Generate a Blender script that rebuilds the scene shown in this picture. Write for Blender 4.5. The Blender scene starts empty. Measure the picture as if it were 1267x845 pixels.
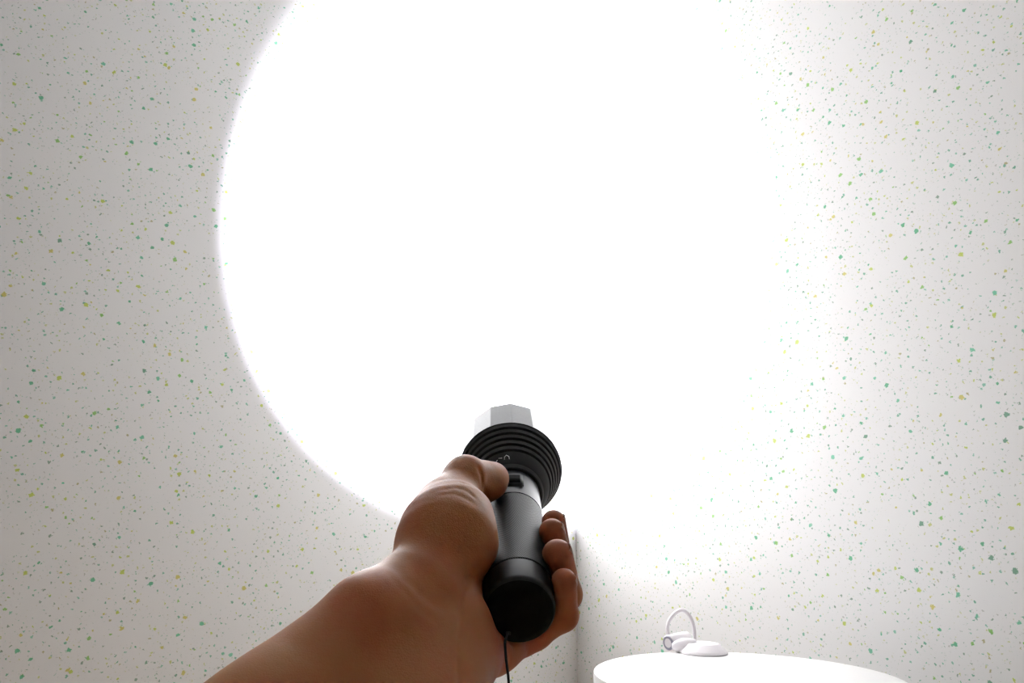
import bpy, bmesh, math, random
import numpy as np
from mathutils import Vector, Matrix
R = math.radians
C = bpy.context.scene.collection
sc = bpy.context.scene

# ------------------------------------------------------------------ camera
CAM_H = 0.80
PITCH, ROLL = R(15), 0.01
FWD = Vector((0, math.cos(PITCH), math.sin(PITCH)))
UP0 = Vector((0, -math.sin(PITCH), math.cos(PITCH)))
RT0 = Vector((1, 0, 0))
RT = RT0*math.cos(ROLL) + UP0*math.sin(ROLL)
UP = -RT0*math.sin(ROLL) + UP0*math.cos(ROLL)
CAM = Vector((0, 0, CAM_H))
cd = bpy.data.cameras.new('camera')
cd.sensor_width = 36; cd.lens = 900/1267*36; cd.clip_start = 0.02
cam = bpy.data.objects.new('camera', cd); C.objects.link(cam)
cam.matrix_world = Matrix(((RT.x, UP.x, -FWD.x, CAM.x), (RT.y, UP.y, -FWD.y, CAM.y), (RT.z, UP.z, -FWD.z, CAM.z), (0, 0, 0, 1)))
sc.camera = cam
def V(a):                       # metres right / up / ahead of the photographer's eye -> world
    return CAM + RT*a[0] + UP*a[1] + FWD*a[2]

# ------------------------------------------------------------------ world, light, exposure
w = bpy.data.worlds.new('world'); sc.world = w; w.use_nodes = True
w.node_tree.nodes['Background'].inputs[0].default_value = (0.5, 0.5, 0.5, 1)
w.node_tree.nodes['Background'].inputs[1].default_value = 0.3
sc.view_settings.view_transform = 'Standard'; sc.view_settings.look = 'None'
sc.view_settings.gamma = 1; sc.view_settings.use_curve_mapping = False
sc.view_settings.exposure = 0.13
BEAM_W = 880.0                  # torch beam
BEAM_HALF = 31.1
BEAM_YAW = -0.8

# torch axis
T = Vector((.004, -.1487, .4)); EL, AZ = R(12.4), R(-1.6)
AX = Vector((math.sin(AZ)*math.cos(EL), math.sin(EL), math.cos(EL)*math.cos(AZ)))
TR = Vector((0, 1, 0)).cross(AX).normalized(); TU = AX.cross(TR)
def D(a): return RT*a[0] + UP*a[1] + FWD*a[2]
wX, wU, wA = D(TR), D(TU), D(AX)
TORCH = Matrix(((wX.x, wU.x, wA.x, 0), (wX.y, wU.y, wA.y, 0), (wX.z, wU.z, wA.z, 0), (0, 0, 0, 1)))
# local frame of torch: x right, y up (towards the eye), z along the beam; left-handed check
if TORCH.determinant() < 0:
    TORCH = Matrix(((-wX.x, wU.x, wA.x, 0), (-wX.y, wU.y, wA.y, 0), (-wX.z, wU.z, wA.z, 0), (0, 0, 0, 1)))
TORCH.translation = V(T)

# ------------------------------------------------------------------ helpers
def mat(name, col, rough=.5, metal=0.0, **kw):
    m = bpy.data.materials.new(name); m.use_nodes = True
    b = m.node_tree.nodes['Principled BSDF']
    b.inputs['Base Color'].default_value = (*col, 1); b.inputs['Roughness'].default_value = rough
    b.inputs['Metallic'].default_value = metal
    for k, v in kw.items(): b.inputs[k.replace('_', ' ')].default_value = v
    return m
class NT:
    def __init__(s, m): s.t = m.node_tree; s.b = s.t.nodes['Principled BSDF']
    def n(s, typ, **kw):
        o = s.t.nodes.new(typ)
        for k, v in kw.items():
            if k.startswith('i_'):
                key = k[2:]; key = int(key) if key.isdigit() else key.replace('_', ' ')
                if isinstance(v, bpy.types.NodeSocket): s.t.links.new(v, o.inputs[key])
                else: o.inputs[key].default_value = v
            else: setattr(o, k, v)
        return o
    def l(s, a, b): s.t.links.new(a, b)
    def math(s, op, a, b=0.0, c=0.0, clamp=False):
        o = s.n('ShaderNodeMath', operation=op, use_clamp=clamp)
        for i, v in enumerate((a, b, c)):
            if isinstance(v, bpy.types.NodeSocket): s.l(v, o.inputs[i])
            else: o.inputs[i].default_value = v
        return o.outputs[0]
    def mix(s, f, a, b, bt='MIX'):
        o = s.n('ShaderNodeMix', data_type='RGBA', blend_type=bt)
        for i, v in ((0, f), (6, a), (7, b)):
            if isinstance(v, bpy.types.NodeSocket): s.l(v, o.inputs[i])
            else: o.inputs[i].default_value = v if i == 0 else (*v, 1)
        return o.outputs[2]
    def ramp(s, f, stops, interp='LINEAR'):
        o = s.n('ShaderNodeValToRGB'); r = o.color_ramp; r.interpolation = interp
        while len(r.elements) < len(stops): r.elements.new(0.5)
        for e, (p, c) in zip(r.elements, stops): e.position = p; e.color = (*c, 1)
        s.l(f, o.inputs[0]); return o.outputs[0]
    def bump(s, h, dist, strength=1.0):
        o = s.n('ShaderNodeBump'); s.l(h, o.inputs['Height']); o.inputs['Distance'].default_value = dist
        o.inputs['Strength'].default_value = strength; s.l(o.outputs[0], s.b.inputs['Normal'])

def link(name, me, m=None, parent=None, M=None, smooth=True):
    o = bpy.data.objects.new(name, me); C.objects.link(o)
    if m: me.materials.append(m)
    if smooth:
        for p in me.polygons: p.use_smooth = True
    if parent: o.parent = parent
    if M is not None: o.matrix_world = M
    return o
def bm_obj(name, bm, m=None, parent=None, smooth=True, sharp=None):
    bmesh.ops.recalc_face_normals(bm, faces=bm.faces)
    me = bpy.data.meshes.new(name); bm.to_mesh(me); bm.free()
    o = link(name, me, m, parent, None, smooth)
    if sharp: me.set_sharp_from_angle(angle=R(sharp))
    return o
def lathe(prof, n=96, bm=None, cap0=True, cap1=True, rfun=None):
    """prof: (t, r) along local z"""
    bm = bm or bmesh.new(); rings = []
    for t, r in prof:
        ring = []
        for i in range(n):
            a = 2*math.pi*i/n; q = r if rfun is None else rfun(t, r, a)
            ring.append(bm.verts.new((q*math.cos(a), q*math.sin(a), t)))
        rings.append(ring)
    for a, b in zip(rings, rings[1:]):
        for i in range(n): bm.faces.new((a[i], a[(i+1) % n], b[(i+1) % n], b[i]))
    if cap0: bm.faces.new(rings[0])
    if cap1: bm.faces.new(rings[-1])
    return bm
def box(bm, c, s, bev=0.0):
    r = bmesh.ops.create_cube(bm, size=1.0)
    for v in r['verts']: v.co = Vector((v.co.x*s[0]+c[0], v.co.y*s[1]+c[1], v.co.z*s[2]+c[2]))
    if bev:
        ed = list({e for v in r['verts'] for e in v.link_edges})
        bmesh.ops.bevel(bm, geom=ed, offset=bev, segments=3, affect='EDGES')
    return bm
def tube(pts, r, n=12, bm=None):
    bm = bm or bmesh.new(); pts = [Vector(p) for p in pts]; rings = []
    rr = r if isinstance(r, (list, tuple)) else [r]*len(pts)
    nrm = None
    for i, p in enumerate(pts):
        t = (pts[min(i+1, len(pts)-1)] - pts[max(i-1, 0)]).normalized()
        if nrm is None: nrm = t.orthogonal().normalized()
        nrm = (nrm - t*nrm.dot(t)).normalized(); b = t.cross(nrm)
        rings.append([bm.verts.new(p + (nrm*math.cos(2*math.pi*k/n) + b*math.sin(2*math.pi*k/n))*rr[i]) for k in range(n)])
    for a, b in zip(rings, rings[1:]):
        for k in range(n): bm.faces.new((a[k], a[(k+1) % n], b[(k+1) % n], b[k]))
    bm.faces.new(rings[0]); bm.faces.new(rings[-1])
    return bm
def spline(P, n=10):
    P = [Vector(p) for p in P]; out = []
    Q = [P[0]*2-P[1]] + P + [P[-1]*2-P[-2]]
    for i in range(1, len(Q)-2):
        a, b, c, d = Q[i-1:i+3]
        for k in range(n):
            t = k/n
            out.append(0.5*((2*b)+(c-a)*t+(2*a-5*b+4*c-d)*t*t+(3*b-a-3*c+d)*t**3))
    out.append(P[-1]); return out
def tag(o, label, cat, group=None):
    o['label'] = label; o['category'] = cat
    if group: o['group'] = group
    return o
def empty(name, M):
    o = bpy.data.objects.new(name, None); C.objects.link(o); o.matrix_world = M; o.empty_display_size = .05
    return o

# ------------------------------------------------------------------ materials
def wallpaper():
    m = mat('speckled wallpaper', (.8, .8, .8), .55); g = NT(m)
    tc = g.n('ShaderNodeTexCoord')
    oi = g.n('ShaderNodeObjectInfo')
    off = g.n('ShaderNodeVectorMath', operation='ADD'); g.l(tc.outputs['Object'], off.inputs[0])
    sc3 = g.n('ShaderNodeCombineXYZ'); g.l(g.math('MULTIPLY', oi.outputs['Random'], 37.0), sc3.inputs[0]); g.l(sc3.outputs[0], off.inputs[1])
    sep = g.n('ShaderNodeSeparateXYZ'); g.l(off.outputs[0], sep.inputs[0])
    flat = g.n('ShaderNodeCombineXYZ'); g.l(sep.outputs[0], flat.inputs[0]); g.l(sep.outputs[2], flat.inputs[1])
    P = flat.outputs[0]
    # ragged fleck edges
    wn = g.n('ShaderNodeTexNoise', i_Vector=P, i_Scale=260.0, i_Detail=2.0)
    wv = g.n('ShaderNodeVectorMath', operation='MULTIPLY_ADD'); g.l(wn.outputs['Color'], wv.inputs[0])
    wv.inputs[1].default_value = (.0085, .0085, 0); g.l(P, wv.inputs[2]); PW = wv.outputs[0]
    clus = g.n('ShaderNodeTexNoise', i_Vector=P, i_Scale=16.0, i_Detail=1.0).outputs['Fac']
    base = (.80, .792, .79)
    col = None
    # (cells per metre, chance, min r, max r in metres, colours)
    big = [(0, (.05, .42, .20)), (.22, (.10, .50, .30)), (.38, (.50, .60, .05)), (.62, (.22, .52, .09)), (.80, (.60, .54, .10)), (.93, (.10, .30, .18))]
    mid = [(0, (.14, .42, .28)), (.3, (.55, .58, .20)), (.55, (.22, .34, .25)), (.75, (.20, .52, .38)), (.9, (.45, .42, .22))]
    fine = [(0, (.40, .52, .42)), (.3, (.55, .56, .36)), (.55, (.38, .38, .34)), (.8, (.34, .55, .45))]
    for sca, chance, r0, r1, cols, stren, st in ((125., .55, .0007, .0016, fine, .70, 1.3), (62., .80, .0012, .0028, mid, .88, 1.2), (31., .68, .0018, .0050, big, .85, 1.0)):
        mp = g.n('ShaderNodeMapping'); g.l(PW, mp.inputs[0]); mp.inputs['Location'].default_value = (sca*.137, sca*.071, 0)
        mp.inputs['Rotation'].default_value = (0, 0, sca)
        vo = g.n('ShaderNodeTexVoronoi', voronoi_dimensions='2D', feature='F1'); g.l(mp.outputs[0], vo.inputs['Vector']); vo.inputs['Scale'].default_value = sca
        sp = g.n('ShaderNodeSeparateColor'); g.l(vo.outputs['Color'], sp.inputs[0])
        # presence, boosted where flecks cluster
        lim = g.math('MULTIPLY', g.math('MULTIPLY_ADD', clus, 4.5, -1.2, clamp=False), chance)
        on = g.math('LESS_THAN', sp.outputs[0], lim)
        rad = g.math('MULTIPLY_ADD', g.math('POWER', sp.outputs[1], 2.2), (r1-r0)*sca, r0*sca)
        edge = g.math('SUBTRACT', rad, vo.outputs['Distance'])
        msk = g.math('MULTIPLY', g.math('MULTIPLY', edge, 1.0/(.0006*sca), clamp=True), on)
        msk = g.math('MULTIPLY', msk, stren)
        cc = g.ramp(sp.outputs[2], cols, 'CONSTANT')
        col = g.mix(msk, base if col is None else col, cc)
    g.l(col, g.b.inputs['Base Color'])
    f1 = g.n('ShaderNodeTexNoise', i_Vector=P, i_Scale=900.0, i_Detail=3.0)
    g.bump(f1.outputs['Fac'], .0004, .35)
    return m
WALL = wallpaper()
CEIL = mat('ceiling paint', (.80, .80, .79), .8)
g = NT(CEIL); nz = g.n('ShaderNodeTexNoise', i_Scale=180.0); g.bump(nz.outputs['Fac'], .0005, .3)
def woodfloor():
    m = mat('light wood board', (.5, .36, .22), .4); g = NT(m)
    tc = g.n('ShaderNodeTexCoord'); oi = g.n('ShaderNodeObjectInfo')
    mp = g.n('ShaderNodeMapping', i_Scale=(1.5, 22, 22)); g.l(tc.outputs['Object'], mp.inputs[0])
    nz = g.n('ShaderNodeTexNoise', i_Scale=2.0, i_Detail=5.0, noise_dimensions='4D'); g.l(mp.outputs[0], nz.inputs['Vector']); g.l(g.math('MULTIPLY', oi.outputs['Random'], 50.), nz.inputs['W'])
    g.l(g.ramp(nz.outputs['Fac'], [(.3, (.42, .30, .18)), (.7, (.60, .46, .30))]), g.b.inputs['Base Color'])
    return m
FLOOR = woodfloor()
TRIM = mat('white trim', (.78, .78, .76), .45)
BLACK = mat('black anodised aluminium', (.010, .011, .014), .36, .4)
HEADM = mat('matt black aluminium', (.020, .021, .025), .5, .0, Specular_IOR_Level=.22)
def knurl():
    m = mat('knurled black aluminium', (.018, .019, .023), .48, .0, Specular_IOR_Level=.35); g = NT(m)
    tc = g.n('ShaderNodeTexCoord'); s = g.n('ShaderNodeSeparateXYZ'); g.l(tc.outputs['Object'], s.inputs[0])
    an = g.math('ARCTAN2', s.outputs[1], s.outputs[0])
    a = g.math('SINE', g.math('MULTIPLY', an, 90.0)); b = g.math('SINE', g.math('MULTIPLY', s.outputs[2], 2*math.pi/.0017))
    g.bump(g.math('MULTIPLY', a, b), .0002, .5); return m
KNURL = knurl()
STEEL = mat('polished grey bezel', (.055, .055, .064), .30, .0, Specular_IOR_Level=.10)
g = NT(STEEL); nz = g.n('ShaderNodeTexNoise', i_Scale=60.0); g.l(g.math('MULTIPLY_ADD', nz.outputs['Fac'], .14, .26), g.b.inputs['Roughness'])
NECK = mat('satin dark metal', (.028, .030, .042), .34, .0, Specular_IOR_Level=.18)
RUBBER = mat('black rubber', (.003, .003, .004), .7, .0, Specular_IOR_Level=.1)
SWITCH = mat('switch rubber', (.02, .022, .03), .45)
MARK = mat('white print', (.7, .7, .72), .5)
REFL = mat('mirror reflector', (.9, .9, .9), .06, 1.0)
GLASS = mat('lens glass', (1, 1, 1), .0, 0.0, Transmission_Weight=1.0, IOR=1.45)
LED = mat('led', (1, .95, .7), .4); LED.node_tree.nodes['Principled BSDF'].inputs['Emission Color'].default_value = (1, 1, 1, 1); LED.node_tree.nodes['Principled BSDF'].inputs['Emission Strength'].default_value = 20
CORD = mat('black braided cord', (.012, .012, .014), .8)
TABLE = mat('white enamel', (.86, .85, .84), .3)
g = NT(TABLE); nz = g.n('ShaderNodeTexNoise', i_Scale=300.0); g.bump(nz.outputs['Fac'], .0002, .1)
PLASTIC = mat('white plastic', (.80, .76, .79), .35)
g = NT(PLASTIC); nz = g.n('ShaderNodeTexNoise', i_Scale=500.0); g.bump(nz.outputs['Fac'], .0001, .2)
GREYP = mat('grey plastic', (.30, .29, .36), .4)
def skin():
    m = mat('skin', (.40, .20, .11), .5); g = NT(m)
    tc = g.n('ShaderNodeTexCoord'); P = tc.outputs['Object']
    n1 = g.n('ShaderNodeTexNoise', i_Scale=28.0, i_Detail=4.0); g.l(P, n1.inputs['Vector'])
    n2 = g.n('ShaderNodeTexNoise', i_Scale=160.0, i_Detail=3.0); g.l(P, n2.inputs['Vector'])
    c = g.ramp(n1.outputs['Fac'], [(.32, (.38, .112, .034)), (.5, (.39, .140, .042)), (.68, (.38, .160, .048))])
    c = g.mix(g.math('MULTIPLY', n2.outputs['Fac'], .25), c, (.42, .13, .065))
    at = g.n('ShaderNodeAttribute', attribute_name='flush')       # redder finger pads and heel of the hand
    c = g.mix(g.math('MULTIPLY', at.outputs['Fac'], .7), c, (.44, .115, .075))
    g.l(c, g.b.inputs['Base Color'])
    g.b.inputs['Subsurface Weight'].default_value = .25
    g.b.inputs['Subsurface Radius'].default_value = (1.0, .35, .2); g.b.inputs['Subsurface Scale'].default_value = .006
    vo = g.n('ShaderNodeTexVoronoi', i_Scale=750.0, feature='DISTANCE_TO_EDGE'); g.l(P, vo.inputs['Vector'])
    n3 = g.n('ShaderNodeTexNoise', i_Scale=320.0, i_Detail=4.0); g.l(P, n3.inputs['Vector'])
    h = g.math('ADD', g.math('MULTIPLY', g.math('MINIMUM', vo.outputs['Distance'], .15), 2.0), n3.outputs['Fac'])
    g.bump(h, .0003, .4); g.b.inputs['Specular IOR Level'].default_value = .32
    return m
SKIN = skin()
NAIL = mat('fingernail', (.62, .36, .28), .3)

# ------------------------------------------------------------------ room shell
A_L = R(33)                      # the left wall faces 33 degrees left of the view
NL = Vector((-math.sin(A_L), math.cos(A_L), 0)); NR = Vector((math.cos(A_L), math.sin(A_L), 0))
GM = R(5.0); CORNER = Vector((math.sin(GM), math.cos(GM), 0))*2.25
DL, DR = CORNER.dot(NL), CORNER.dot(NR)
ROOM_A, ROOM_B, ROOM_H = 4.5, 4.8, 2.8      # length of left wall, of right wall, height
def wall(name, p0, dirv, nrm, L, m=WALL):
    """p0 corner, dirv along, nrm pointing out of the room"""
    bm = bmesh.new(); box(bm, (L/2, .05, ROOM_H/2), (L+.2, .1, ROOM_H))
    o = bm_obj(name, bm, m, smooth=False); o['kind'] = 'structure'
    o.matrix_world = Matrix(((dirv.x, nrm.x, 0, p0.x), (dirv.y, nrm.y, 0, p0.y), (0, 0, 1, 0), (0, 0, 0, 1)))
    return o
wl = wall('wall_left', CORNER, -NR, NL, ROOM_A)
wr = wall('wall_right', CORNER, -NL, NR, ROOM_B)
wb = wall('wall_back', CORNER - NL*ROOM_B, -NR, -NL, ROOM_A)
wn = wall('wall_side', CORNER - NR*ROOM_A, -NL, -NR, ROOM_B)
MR = Matrix(((-NR.x, -NL.x, 0, CORNER.x), (-NR.y, -NL.y, 0, CORNER.y), (0, 0, 1, 0), (0, 0, 0, 1)))
bm = bmesh.new(); box(bm, (ROOM_A/2, ROOM_B/2, -.07), (ROOM_A+.3, ROOM_B+.3, .1))
fl = bm_obj('floor', bm, mat('subfloor', (.3, .22, .15), .8), smooth=False); fl['kind'] = 'structure'; fl.matrix_world = MR
bm = bmesh.new(); box(bm, (ROOM_A/2, ROOM_B/2, ROOM_H+.05), (ROOM_A+.3, ROOM_B+.3, .1))
ce = bm_obj('ceiling', bm, CEIL, smooth=False); ce['kind'] = 'structure'; ce.matrix_world = MR
# floor boards, children of the floor
bm = bmesh.new(); box(bm, (0, 0, 0), (ROOM_B-.006, .117, .018), .0015)
me0 = None; nb = int(ROOM_A/.12)
for i in range(nb + 1):
    if me0 is None:
        o = bm_obj('floor_board', bm, FLOOR, smooth=False); me0 = o.data
    else:
        o = bpy.data.objects.new('floor_board', me0); C.objects.link(o)
    o.parent = fl; o.matrix_world = MR @ Matrix.Translation((min(.06+i*.12, ROOM_A-.06), ROOM_B/2, -.01)) @ Matrix.Rotation(R(90), 4, 'Z')
for nm, p0, dv, nr_, L in (('baseboard_left', CORNER, -NR, NL, ROOM_A), ('baseboard_right', CORNER, -NL, NR, ROOM_B)):
    bm = bmesh.new(); box(bm, (L/2, -.006, .04), (L-.03, .012, .08), .002)
    o = bm_obj(nm, bm, TRIM, smooth=False); o['kind'] = 'structure'
    o.matrix_world = Matrix(((dv.x, nr_.x, 0, p0.x), (dv.y, nr_.y, 0, p0.y), (0, 0, 1, 0), (0, 0, 0, 1)))

# ------------------------------------------------------------------ round table
HT = .21; TRAD = 1.147*HT; TC = Vector((1.80*HT, 6.01*HT, 0)); TTOP = CAM_H - HT
tb = empty('round_table', Matrix.Translation(TC))
tag(tb, 'round white drum-shaped bedside table in the corner of the room', 'table')
bm = lathe([(TTOP-.055, TRAD-.012), (TTOP-.05, TRAD-.001), (TTOP-.046, TRAD), (TTOP-.0035, TRAD), (TTOP-.001, TRAD-.001), (TTOP, TRAD-.0035)], 192)
bm_obj('tabletop', bm, TABLE, tb, sharp=30)
bm = lathe([(.03, TRAD-.014), (TTOP-.0551, TRAD-.014)], 128)
bm_obj('drum_body', bm, TABLE, tb, sharp=30)
bm = lathe([(.0, TRAD-.04), (.0299, TRAD-.04)], 96); bm_obj('plinth', bm, TABLE, tb, sharp=30)

# ------------------------------------------------------------------ little gadget on the table
def on_table(px, py):           # point of the table top seen in that direction
    d = (RT*((px-633.5)/900) + UP*(-(py-422.5)/900) + FWD); s = -HT/d.z
    return CAM + d*s
GP = on_table(870, 808)
GM_ = Matrix.Translation(GP)
gd = empty('charging_stand', GM_)
tag(gd, 'small white plastic gadget with puck base, barrel and cable loop on round table', 'gadget')
bm_obj('puck_base', lathe([(0, .0440), (.0012, .0452), (.0035, .0455), (.0060, .0442), (.0160, .0325), (.0178, .0300), (.0184, .0270)], 96), PLASTIC, gd, sharp=20)
b0, b1 = Vector((-.062, .016, .0150)), Vector((-.016, .050, .0185)); bz = (b1-b0).normalized(); bx_ = bz.orthogonal().normalized(); by_ = bz.cross(bx_)
def along(o, p, z):
    x = z.orthogonal().normalized(); y = z.cross(x)
    o.matrix_basis = Matrix(((x.x, y.x, z.x, p.x), (x.y, y.y, z.y, p.y), (x.z, y.z, z.z, p.z), (0, 0, 0, 1)))
L_ = (b1-b0).length
bar = bm_obj('barrel', lathe([(.0, .0100), (.0, .0135), (.0012, .0148), (L_-.004, .0148), (L_, .0120)], 64), PLASTIC, gd, sharp=40); along(bar, b0, bz)
o = bm_obj('end_ring', lathe([(-.0012, .0085), (-.0015, .0120), (.0002, .0132), (.0004, .0085)], 64, cap0=False, cap1=False), GREYP, gd, sharp=40); along(o, b0, bz)
o = bm_obj('end_plug', lathe([(-.0006, .0086), (.0002, .0088)], 48), PLASTIC, gd, sharp=40); along(o, b0, bz)
n0 = Vector((-.058, .004, .0105)); n1 = Vector((-.012, .006, .0120))
nz_ = (n1-n0).normalized(); Ln = (n1-n0).length
o = bm_obj('hinge_neck', lathe([(0, .002), (.0015, .0060), (.006, .0090), (.014, .0125), (.024, .0150), (Ln-.01, .0145), (Ln, .0120)], 64), PLASTIC, gd, sharp=50); along(o, n0, nz_)
cb = [(-.0600, .022, .0270), (-.0610, .024, .0400), (-.0560, .025, .0550), (-.0430, .026, .0690), (-.0300, .026, .0735), (-.0180, .024, .0660), (-.0115, .020, .0500), (-.0110, .014, .0320), (-.0140, .008, .0170)]
bm_obj('cable', tube(spline(cb, 8), .0036, 12), PLASTIC, gd)

# ------------------------------------------------------------------ torch
tor = empty('flashlight', TORCH)
tag(tor, 'black metal flashlight with ribbed flared head and bright bezel held in the hand, beam on', 'flashlight')
def tpart(name, bm, m, sharp=35, parent=None):
    o = bm_obj(name, bm, m, None, True, sharp); o.parent = parent or tor
    return o
tpart('tail_cap', lathe([(0, .0176), (.0006, .0190), (.0018, .0200), (.004, .0203), (.0215, .0203), (.0220, .0198)], 128), BLACK)
bm = lathe([(-.0012, .0150), (-.0006, .0178), (.0002, .0190), (.0003, .0190)], 96); tpart('tail_boot', bm, RUBBER)
tpart('grip_tube', lathe([(.0221, .0196), (.0224, .0196), (.0230, .0205), (.1110, .0206), (.1116, .0196), (.1119, .0196)], 160), KNURL)
tpart('neck', lathe([(.1120, .0200), (.1124, .0207), (.1500, .0209), (.1502, .0205)], 128), NECK)
# switch: raised square pad on the neck, facing up
bm = bmesh.new(); box(bm, (-.0014, .0205, .1320), (.0125, .0030, .0210), .0012)
sw = tpart('switch', bm, SWITCH, None)
bm = bmesh.new(); box(bm, (-.0014, .0220, .1320), (.0080, .0008, .0130), .0003)
tpart('switch_button', bm, RUBBER, None, sw)
prof = [(.1503, .0200), (.1503, .0225), (.1508, .0232), (.1545, .0245), (.1550, .0250), (.1660, .0298)]
t, r = .1660, .0298
for i in range(5):              # cooling ribs
    prof += [(t+.0006, r-.0016), (t+.0022, r-.0012), (t+.0026, r+.0012), (t+.0058, r+.0024)]
    t += .0060; r += .0024
prof += [(t+.0006, r-.0006)]
POLY_N = 14; POLY_R = .0402
def poly_r(a):
    s = 2*math.pi/POLY_N; ph = (a - R(92) + s/2) % s - s/2   # facet middle at 0 +- half
    # ridge angles sit half a facet away
    return POLY_R*math.cos(s/2)/math.cos(((a - R(92)) % s) - s/2)
head_end = t
prof2 = prof + [(t+.0012, .0424), (t+.0026, .0420), (t+.0032, .0410), (t+.0160, .0384), (t+.0165, .0372)]
tpart('head', lathe(prof2, 168), HEADM, 25)
bez = lathe([(t+.004, .0385), (t+.0041, 1), (t+.060, 1), (t+.0625, 2), (t+.0626, .0365), (t+.0560, .0362)], 336, cap0=False, cap1=False,
            rfun=lambda t_, r_, a: poly_r(a) if r_ == 1 else (poly_r(a)-.0015 if r_ == 2 else r_))
TF_ = t + .0626
tpart('bezel', bez, STEEL, 12)
tpart('lens', lathe([(TF_-.0062, .0360), (TF_-.0042, .0360)], 96), GLASS)
tpart('reflector', lathe([(TF_-.040+.033*(k/12)**2, .006+.0298*(k/12)) for k in range(13)], 96, cap0=True, cap1=False), REFL)
tpart('led_emitter', lathe([(TF_-.0395, .0035), (TF_-.0385, .0030)], 32), LED)
# small white print on the head band
def print_stroke(pts):
    out = []
    for a_deg, tt in pts:
        q = R(171-a_deg); rr = .0250 + (tt-.1550)/(.0110)*.0048 + .00012
        out.append((rr*math.cos(q), rr*math.sin(q), tt))
    return out
for k, pts in enumerate(([(102, .1612), (96.5, .1606)], [(93, .1585), (92.5, .1610), (89, .1625), (85.5, .1610), (85, .1585)], [(107, .1590), (104.5, .1600)])):
    tpart('printed_mark', tube(print_stroke(pts), .00030, 6), MARK, None)
# beam
ld = bpy.data.lights.new('torch_beam', 'SPOT'); ld.energy = BEAM_W; ld.spot_size = 2*R(BEAM_HALF); ld.spot_blend = .25; ld.shadow_soft_size = .012
ld.color = (.97, .975, 1.0)
lo = bpy.data.objects.new('torch_beam', ld); C.objects.link(lo); lo.parent = tor
lo.matrix_parent_inverse = Matrix.Identity(4)
lo.location = (0, 0, TF_+.012); lo.rotation_euler = (R(180), R(BEAM_YAW), 0)

l2 = bpy.data.lights.new('torch_spill', 'SPOT'); l2.energy = 40; l2.spot_size = 2*R(BEAM_HALF+.7); l2.spot_blend = .06; l2.shadow_soft_size = .012
l2.color = (.80, .78, 1.0)
lo2 = bpy.data.objects.new('torch_spill', l2); C.objects.link(lo2); lo2.parent = tor
lo2.location = lo.location; lo2.rotation_euler = lo.rotation_euler
# lanyard
cord = [V((-.0024, -.1598, .3985)), V((-.0036, -.1603, .3885)), V((-.0032, -.1640, .3790)), V((-.0018, -.1730, .3725)), V((-.0008, -.1880, .3680)),
        V((-.0004, -.2150, .3615)), V((.0010, -.2450, .3540)), V((.0070, -.2650, .3490)), V((.0130, -.2480, .3530)), V((.0110, -.2200, .3600)), V((.0020, -.1990, .3658))]
ITORCH = TORCH.inverted()
tpart('lanyard', tube([ITORCH @ p for p in spline(cord, 8)], .0007, 8), CORD)
bm = bmesh.new(); box(bm, (.0060, -.0122, -.0011), (.0030, .0020, .0020), .0004); tpart('lanyard_lug', bm, BLACK)

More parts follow.
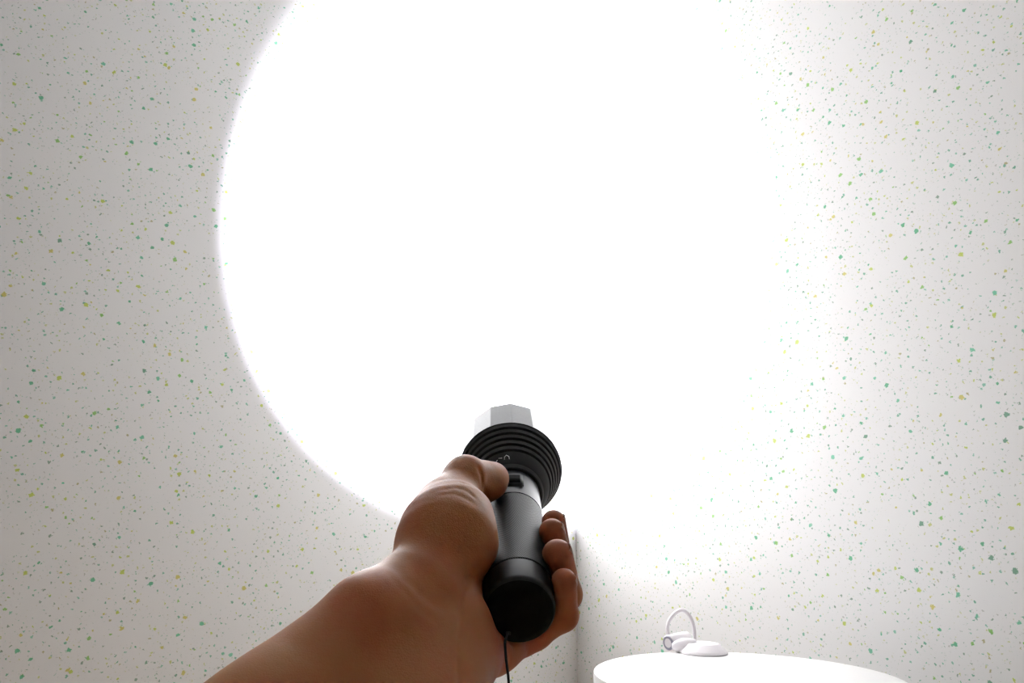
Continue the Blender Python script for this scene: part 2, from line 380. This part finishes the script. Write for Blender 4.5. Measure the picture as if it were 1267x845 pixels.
# ------------------------------------------------------------------ hand (one continuous surface grown from its bones)
HAND = [
    ('body', [-0.0537, -0.135, 0.385, -0.069, -0.143, 0.362, 0.0205, 0.0235, 0.02]),
    ('body', [-0.069, -0.143, 0.362, -0.0921, -0.1651, 0.335, 0.0235, 0.029, 0.02]),
    ('body', [-0.0921, -0.1651, 0.335, -0.1097, -0.1776, 0.31, 0.029, 0.0335, 0.02]),
    ('body', [-0.1097, -0.1776, 0.31, -0.195, -0.23, 0.185, 0.0335, 0.04, 0.02]),
    ('body', [-0.0314, -0.1636, 0.385, -0.0399, -0.1734, 0.365, 0.02, 0.023, 0.02]),
    ('body', [-0.0399, -0.1734, 0.365, -0.06, -0.2, 0.33, 0.023, 0.027, 0.02]),
    ('body', [-0.06, -0.2, 0.33, -0.085, -0.218, 0.295, 0.027, 0.031, 0.02]),
    ('body', [-0.085, -0.218, 0.295, -0.18, -0.265, 0.175, 0.031, 0.038, 0.02]),
    ('body', [-0.0421, -0.1508, 0.385, -0.05, -0.178, 0.335, 0.02, 0.026, 0.02]),
    ('body', [-0.05, -0.178, 0.335, -0.1, -0.205, 0.28, 0.026, 0.032, 0.02]),
    ('body', [-0.1, -0.205, 0.28, -0.19, -0.25, 0.18, 0.032, 0.04, 0.02]),
    ('body', [-0.0494, -0.1304, 0.392, -0.038, -0.1169, 0.425, 0.019, 0.0268, 0.014]),
    ('body', [-0.038, -0.1169, 0.425, -0.0376, -0.1078, 0.442, 0.0268, 0.0222, 0.014]),
    ('body', [-0.0376, -0.1078, 0.442, -0.0404, -0.1017, 0.452, 0.0222, 0.015, 0.014]),
    ('body', [-0.0291, -0.1554, 0.388, -0.0265, -0.1662, 0.388, 0.0175, 0.018, 0.012]),
    ('body', [-0.0246, -0.1696, 0.392, -0.0098, -0.1737, 0.412, 0.016, 0.0125, 0.01]),
    ('body', [-0.0098, -0.1737, 0.412, 0.0054, -0.1764, 0.424, 0.0125, 0.0078, 0.01]),
    ('body', [-0.0388, -0.1525, 0.395, -0.0343, -0.1412, 0.4813, 0.018, 0.014, 0.012]),
    ('body', [-0.0388, -0.1525, 0.395, -0.0318, -0.1504, 0.4649, 0.018, 0.014, 0.012]),
    ('body', [-0.0388, -0.1525, 0.395, -0.0281, -0.1598, 0.4487, 0.018, 0.0135, 0.012]),
    ('body', [-0.0388, -0.1525, 0.395, -0.023, -0.169, 0.4324, 0.018, 0.0125, 0.012]),
    ('thumb', [-0.0389, -0.1012, 0.452, -0.0344, -0.0945, 0.466, 0.0145, 0.0118, 0.01]),
    ('thumb', [-0.0344, -0.0945, 0.466, -0.0305, -0.089, 0.478, 0.0118, 0.0122, 0.01]),
    ('thumb', [-0.0305, -0.089, 0.478, -0.0227, -0.0945, 0.493, 0.0122, 0.0114, 0.01]),
    ('thumb', [-0.0227, -0.0945, 0.493, -0.0165, -0.097, 0.503, 0.0114, 0.0112, 0.01]),
    ('thumb', [-0.0165, -0.097, 0.503, -0.0128, -0.0955, 0.51, 0.0112, 0.0098, 0.01]),
    ('little', [-0.0221, -0.1695, 0.4346, 0.0138, -0.1722, 0.43, 0.0125, 0.0092, 0.004]),
    ('little', [0.0138, -0.1722, 0.43, 0.0295, -0.1584, 0.4213, 0.0092, 0.0086, 0.004]),
    ('little', [0.0295, -0.1584, 0.4213, 0.0293, -0.1355, 0.4101, 0.0086, 0.0075, 0.004]),
    ('ring', [-0.0277, -0.1601, 0.4498, 0.0137, -0.1712, 0.4479, 0.0135, 0.0105, 0.004]),
    ('ring', [0.0137, -0.1712, 0.4479, 0.0321, -0.1524, 0.4388, 0.0105, 0.0098, 0.004]),
    ('ring', [0.0321, -0.1524, 0.4388, 0.0267, -0.1254, 0.4273, 0.0098, 0.0092, 0.004]),
    ('middle', [-0.0316, -0.1508, 0.466, 0.0112, -0.1683, 0.4684, 0.014, 0.0108, 0.004]),
    ('middle', [0.0112, -0.1683, 0.4684, 0.0313, -0.1479, 0.4617, 0.0108, 0.0094, 0.004]),
    ('middle', [0.0313, -0.1479, 0.4617, 0.0248, -0.1183, 0.4523, 0.0094, 0.0082, 0.004]),
    ('index', [-0.0342, -0.1416, 0.4824, 0.0076, -0.1648, 0.4876, 0.014, 0.0108, 0.004]),
    ('index', [0.0076, -0.1648, 0.4876, 0.0302, -0.1443, 0.4827, 0.0108, 0.0095, 0.004]),
    ('index', [0.0302, -0.1443, 0.4827, 0.0273, -0.1183, 0.4759, 0.0095, 0.0082, 0.004]),
]
CREASES = [
    ([-0.0216, -0.081, 0.4688], [-0.0195, -0.0869, 0.4668], 0.0018, 0.001),
    ([-0.0195, -0.0869, 0.4668], [-0.0189, -0.0929, 0.466], 0.0018, 0.001),
    ([-0.0189, -0.0929, 0.466], [-0.0164, -0.1028, 0.4832], 0.0018, 0.001),
    ([-0.0401, -0.086, 0.422], [-0.0338, -0.0853, 0.4252], 0.0012, 0.0008),
    ([-0.0338, -0.0853, 0.4252], [-0.0267, -0.0872, 0.4256], 0.0012, 0.0008),
    ([-0.0267, -0.0872, 0.4256], [-0.0214, -0.091, 0.4232], 0.0012, 0.0008),
    ([-0.0418, -0.0885, 0.416], [-0.0351, -0.0875, 0.418], 0.0011, 0.0006),
    ([-0.0351, -0.0875, 0.418], [-0.0276, -0.0894, 0.418], 0.0011, 0.0006),
    ([-0.0276, -0.0894, 0.418], [-0.0224, -0.0928, 0.4164], 0.0011, 0.0006),
    ([-0.0371, -0.084, 0.4308], [-0.0317, -0.0841, 0.436], 0.0011, 0.0006),
    ([-0.0317, -0.0841, 0.436], [-0.0258, -0.0858, 0.4348], 0.0011, 0.0006),
    ([-0.0252, -0.1342, 0.3744], [-0.0251, -0.1416, 0.3616], 0.0022, 0.0016),
    ([-0.0251, -0.1416, 0.3616], [-0.025, -0.1482, 0.3488], 0.0022, 0.0016),
    ([-0.025, -0.1482, 0.3488], [-0.0243, -0.1562, 0.3344], 0.0022, 0.0016),
    ([-0.0194, -0.1235, 0.4004], [-0.0232, -0.1298, 0.39], 0.003, 0.001),
    ([-0.0232, -0.1298, 0.39], [-0.0248, -0.1343, 0.3748], 0.003, 0.001),
    ([-0.0606, -0.1141, 0.37], [-0.0536, -0.1178, 0.3612], 0.003, 0.0005),
    ([-0.0536, -0.1178, 0.3612], [-0.0452, -0.1246, 0.3588], 0.003, 0.0005),
    ([-0.0452, -0.1246, 0.3588], [-0.0356, -0.1325, 0.362], 0.003, 0.0005),
    ([-0.0625, -0.1148, 0.362], [-0.0549, -0.1195, 0.3544], 0.0022, 0.0003),
    ([-0.0549, -0.1195, 0.3544], [-0.0464, -0.1275, 0.3524], 0.0022, 0.0003),
    ([-0.0464, -0.1275, 0.3524], [-0.0368, -0.1359, 0.354], 0.0022, 0.0003),
    ([-0.0033, -0.1674, 0.396], [-0.0007, -0.1728, 0.3992], 0.0012, 0.0008),
    ([-0.0007, -0.1728, 0.3992], [-0.0016, -0.1783, 0.3996], 0.0012, 0.0008),
    ([0.0076, -0.1735, 0.4136], [0.0095, -0.1776, 0.4168], 0.001, 0.0008),
    ([0.0095, -0.1776, 0.4168], [0.0086, -0.1811, 0.4184], 0.001, 0.0008),
    ([0.0245, -0.1321, 0.4208], [0.0292, -0.1304, 0.42], 0.001, 0.0006),
    ([0.0292, -0.1304, 0.42], [0.0341, -0.1304, 0.4228], 0.001, 0.0006),
    ([0.0252, -0.1448, 0.408], [0.029, -0.1429, 0.4052], 0.0011, 0.0009),
    ([0.029, -0.1429, 0.4052], [0.0337, -0.1447, 0.4076], 0.0011, 0.0009),
    ([0.025, -0.1605, 0.4132], [0.0286, -0.1579, 0.4112], 0.0011, 0.0007),
    ([0.0286, -0.1579, 0.4112], [0.0322, -0.158, 0.4116], 0.0011, 0.0007),
]
FLUSH = [[0.0304, -0.1351, 0.41, 0.012], [0.0275, -0.1248, 0.4272, 0.014], [0.029, -0.1225, 0.4543, 0.014], [0.0317, -0.1285, 0.4783, 0.014], [-0.0132, -0.0962, 0.505, 0.011], [-0.0124, -0.1688, 0.39, 0.02], [0.0077, -0.1785, 0.42, 0.016]]
NAILS = [
    ([0.0369, -0.1365, 0.4114], [0.995, 0.049, 0.088], [-0.006, 0.898, -0.439], 0.00435),
    ([0.0361, -0.1248, 0.4283], [0.976, 0.215, 0.044], [-0.181, 0.904, -0.387], 0.005336),
    ([0.0332, -0.1178, 0.4528], [0.976, 0.219, 0.015], [-0.205, 0.933, -0.297], 0.004756),
    ([0.0357, -0.1188, 0.4764], [0.993, 0.116, 0.013], [-0.108, 0.962, -0.252], 0.004756),
    ([-0.0154, -0.0848, 0.5103], [-0.152, 0.941, 0.303], [0.449, -0.208, 0.869], 0.0075),
]

#<SDF
Tn, Axn = np.array(T), np.array(AX)
def cone(P, v):
    a, b, ra, rb = np.array(v[0:3]), np.array(v[3:6]), v[6], v[7]
    ab = b-a; h = np.clip(((P-a)@ab)/(ab@ab), 0, 1)
    return np.linalg.norm(P-a-h[:, None]*ab, axis=1) - (ra+(rb-ra)*h)
def smin(a, b, k):
    h = np.maximum(k-np.abs(a-b), 0)/k
    return np.minimum(a, b) - h*h*k*.25
JOIN = {'thumb': .008, 'index': .006, 'middle': .006, 'ring': .006, 'little': .006}
def sdf(P):
    grp = {}
    for g_, v in HAND:
        d = cone(P, v)
        grp[g_] = d if g_ not in grp else smin(grp[g_], d, v[8])
    f = None
    for g_ in ('index', 'middle', 'ring', 'little'):
        f = grp[g_] if f is None else smin(f, grp[g_], .0012)
    d = smin(grp['body'], f, .006)
    d = smin(d, grp['thumb'], .007)
    for a, b, wd, dp in CREASES:
        a, b = np.array(a), np.array(b); ab = b-a
        h = np.clip(((P-a)@ab)/(ab@ab), 0, 1)
        q = np.linalg.norm(P-a-h[:, None]*ab, axis=1)
        d = d + dp*np.exp(-(q/wd)**2)*np.sin(np.pi*np.clip(h, .08, .92))**.5
    # flesh presses against the tube
    rel = P-Tn; s = rel@Axn; rad = np.linalg.norm(rel-s[:, None]*Axn, axis=1)
    tt = [0, .004, .022, .115, .120, .144, .149, .155, .166, .196, .26]; rt = [.0206, .0208, .0211, .0211, .0225, .0225, .0225, .0262, .0312, .0432, .0432]
    tub = np.maximum(rad - np.interp(s, tt, rt), np.maximum(-s-.0014, s-.26))
    k = .002; h = np.maximum(k-np.abs(d+tub), 0)/k
    return np.maximum(d, -tub) + h*h*k*.25
#SDF>
def build_hand(vox):
    lo_, hi_ = [], []
    for g_, v in HAND:
        a, b, r = np.array(v[0:3]), np.array(v[3:6]), max(v[6:8]) + .012
        lo_.append(np.minimum(a, b)-r); hi_.append(np.maximum(a, b)+r)
    lo3 = np.min(lo_, 0); hi3 = np.max(hi_, 0)
    # coarse pass marks the blocks near the surface
    B = 8; n = np.ceil((hi3-lo3)/(vox*B)).astype(int)
    nx, ny, nz = n*B+1
    cs = vox*B
    ci, cj, ck = np.meshgrid(*[np.arange(q) for q in n], indexing='ij')
    cc = np.stack([ci, cj, ck], -1).reshape(-1, 3)
    dc = sdf(lo3+(cc+.5)*cs)
    act = cc[np.abs(dc) < cs*.9+.004]
    F = np.full((nx, ny, nz), 1.0, np.float32)
    S = np.zeros((nx, ny, nz), bool)
    r9 = np.arange(B+1)
    offs = np.stack(np.meshgrid(r9, r9, r9, indexing='ij'), -1).reshape(-1, 3)
    for s0 in range(0, len(act), 400):
        idx = (act[s0:s0+400, None, :]*B + offs[None]).reshape(-1, 3)
        lin = np.unique(np.ravel_multi_index(idx.T, F.shape))
        ijk = np.stack(np.unravel_index(lin, F.shape), -1)
        F.ravel()[lin] = sdf(lo3+ijk*vox); S.ravel()[lin] = True
    # surface nets
    ins = F < 0
    cell = np.zeros((nx-1, ny-1, nz-1), np.int8)
    ok = np.ones((nx-1, ny-1, nz-1), bool)
    for a in (0, 1):
        for b in (0, 1):
            for c in (0, 1):
                cell += ins[a:nx-1+a, b:ny-1+b, c:nz-1+c]; ok &= S[a:nx-1+a, b:ny-1+b, c:nz-1+c]
    surf = (cell > 0) & (cell < 8) & ok
    vid = np.full(surf.shape, -1, np.int32); I = np.argwhere(surf); vid[surf] = np.arange(len(I))
    acc = np.zeros((len(I), 3)); cnt = np.zeros(len(I))
    cor = [(a, b, c) for a in (0, 1) for b in (0, 1) for c in (0, 1)]
    for p in cor:
        for ax in range(3):
            if p[ax]: continue
            q = list(p); q[ax] = 1
            f0 = F[I[:, 0]+p[0], I[:, 1]+p[1], I[:, 2]+p[2]]; f1 = F[I[:, 0]+q[0], I[:, 1]+q[1], I[:, 2]+q[2]]
            m = (f0 < 0) != (f1 < 0); tt = f0[m]/(f0[m]-f1[m])
            e = np.tile(np.array(p, float), (m.sum(), 1)); e[:, ax] += tt
            acc[m] += e; cnt[m] += 1
    VV = lo3 + (I + acc/cnt[:, None])*vox
    quads = []
    for ax in range(3):
        sl0 = [slice(1, -1)]*3; sl0[ax] = slice(0, -1); sl1 = [slice(1, -1)]*3; sl1[ax] = slice(1, None)
        a0, a1 = ins[tuple(sl0)], ins[tuple(sl1)]
        E = np.argwhere(a0 != a1); sg = a0[tuple(E.T)]
        o = np.ones(3, int); o[ax] = 0; E = E+o
        u, v = [q for q in range(3) if q != ax]
        def at(du, dv):
            Q = E.copy(); Q[:, u] -= du; Q[:, v] -= dv; return vid[tuple(Q.T)]
        q4 = np.stack([at(1, 1), at(0, 1), at(0, 0), at(1, 0)], -1)
        flip = sg if ax != 1 else ~sg
        q4[~flip] = q4[~flip][:, ::-1]
        quads.append(q4[(q4 >= 0).all(1)])
    return VV, np.concatenate(quads)
VV, QQ = build_hand(.0013)
W3 = np.array([RT, UP, FWD])
WV = VV@W3 + np.array(CAM)
me = bpy.data.meshes.new('hand'); me.from_pydata(WV.tolist(), [], QQ.tolist()); me.update()
bmx = bmesh.new(); bmx.from_mesh(me)
bmesh.ops.recalc_face_normals(bmx, faces=bmx.faces)
for _ in range(2): bmesh.ops.smooth_vert(bmx, verts=bmx.verts, factor=.5, use_axis_x=True, use_axis_y=True, use_axis_z=True)
bmx.to_mesh(me); bmx.free()
tips = [np.array(v) for v in FLUSH]
fl_ = np.zeros(len(VV))
for v in tips: fl_ = np.maximum(fl_, np.exp(-(np.linalg.norm(VV-v[:3], axis=1)/v[3])**2))
at_ = me.attributes.new('flush', 'FLOAT', 'POINT'); at_.data.foreach_set('value', fl_.astype(np.float32))
hand = link('person', me, SKIN)
tag(hand, 'bare left hand and forearm gripping the flashlight, thumb on its switch', 'person')
for (c, nrm, ax_, w_) in NAILS:
    c, nrm, ax_ = V(c), D(nrm).normalized(), D(ax_).normalized(); sd = nrm.cross(ax_).normalized(); ax_ = sd.cross(nrm)
    bmn = bmesh.new(); nu, nv = 10, 10; G = []
    for i in range(nu+1):
        row = []
        for j in range(nv+1):
            a = (i/nu-.5)*2; b = (j/nv-.5)*2
            k = math.sqrt(max(0, 1-.25*b*b)); ww = w_*(1-.12*abs(b)**3)
            p = c + sd*(a*ww*(1-.25*max(0, abs(b)-.5)**1)) + ax_*(b*w_*1.25*(1-.12*a*a)) - nrm*(w_*.42*a*a + w_*.10*b*b)
            row.append(bmn.verts.new(p))
        G.append(row)
    for i in range(nu):
        for j in range(nv): bmn.faces.new((G[i][j], G[i+1][j], G[i+1][j+1], G[i][j+1]))
    r_ = bmesh.ops.solidify(bmn, geom=bmn.faces[:], thickness=.0005)
    o = bm_obj('fingernail', bmn, NAIL, None, True); o.parent = hand
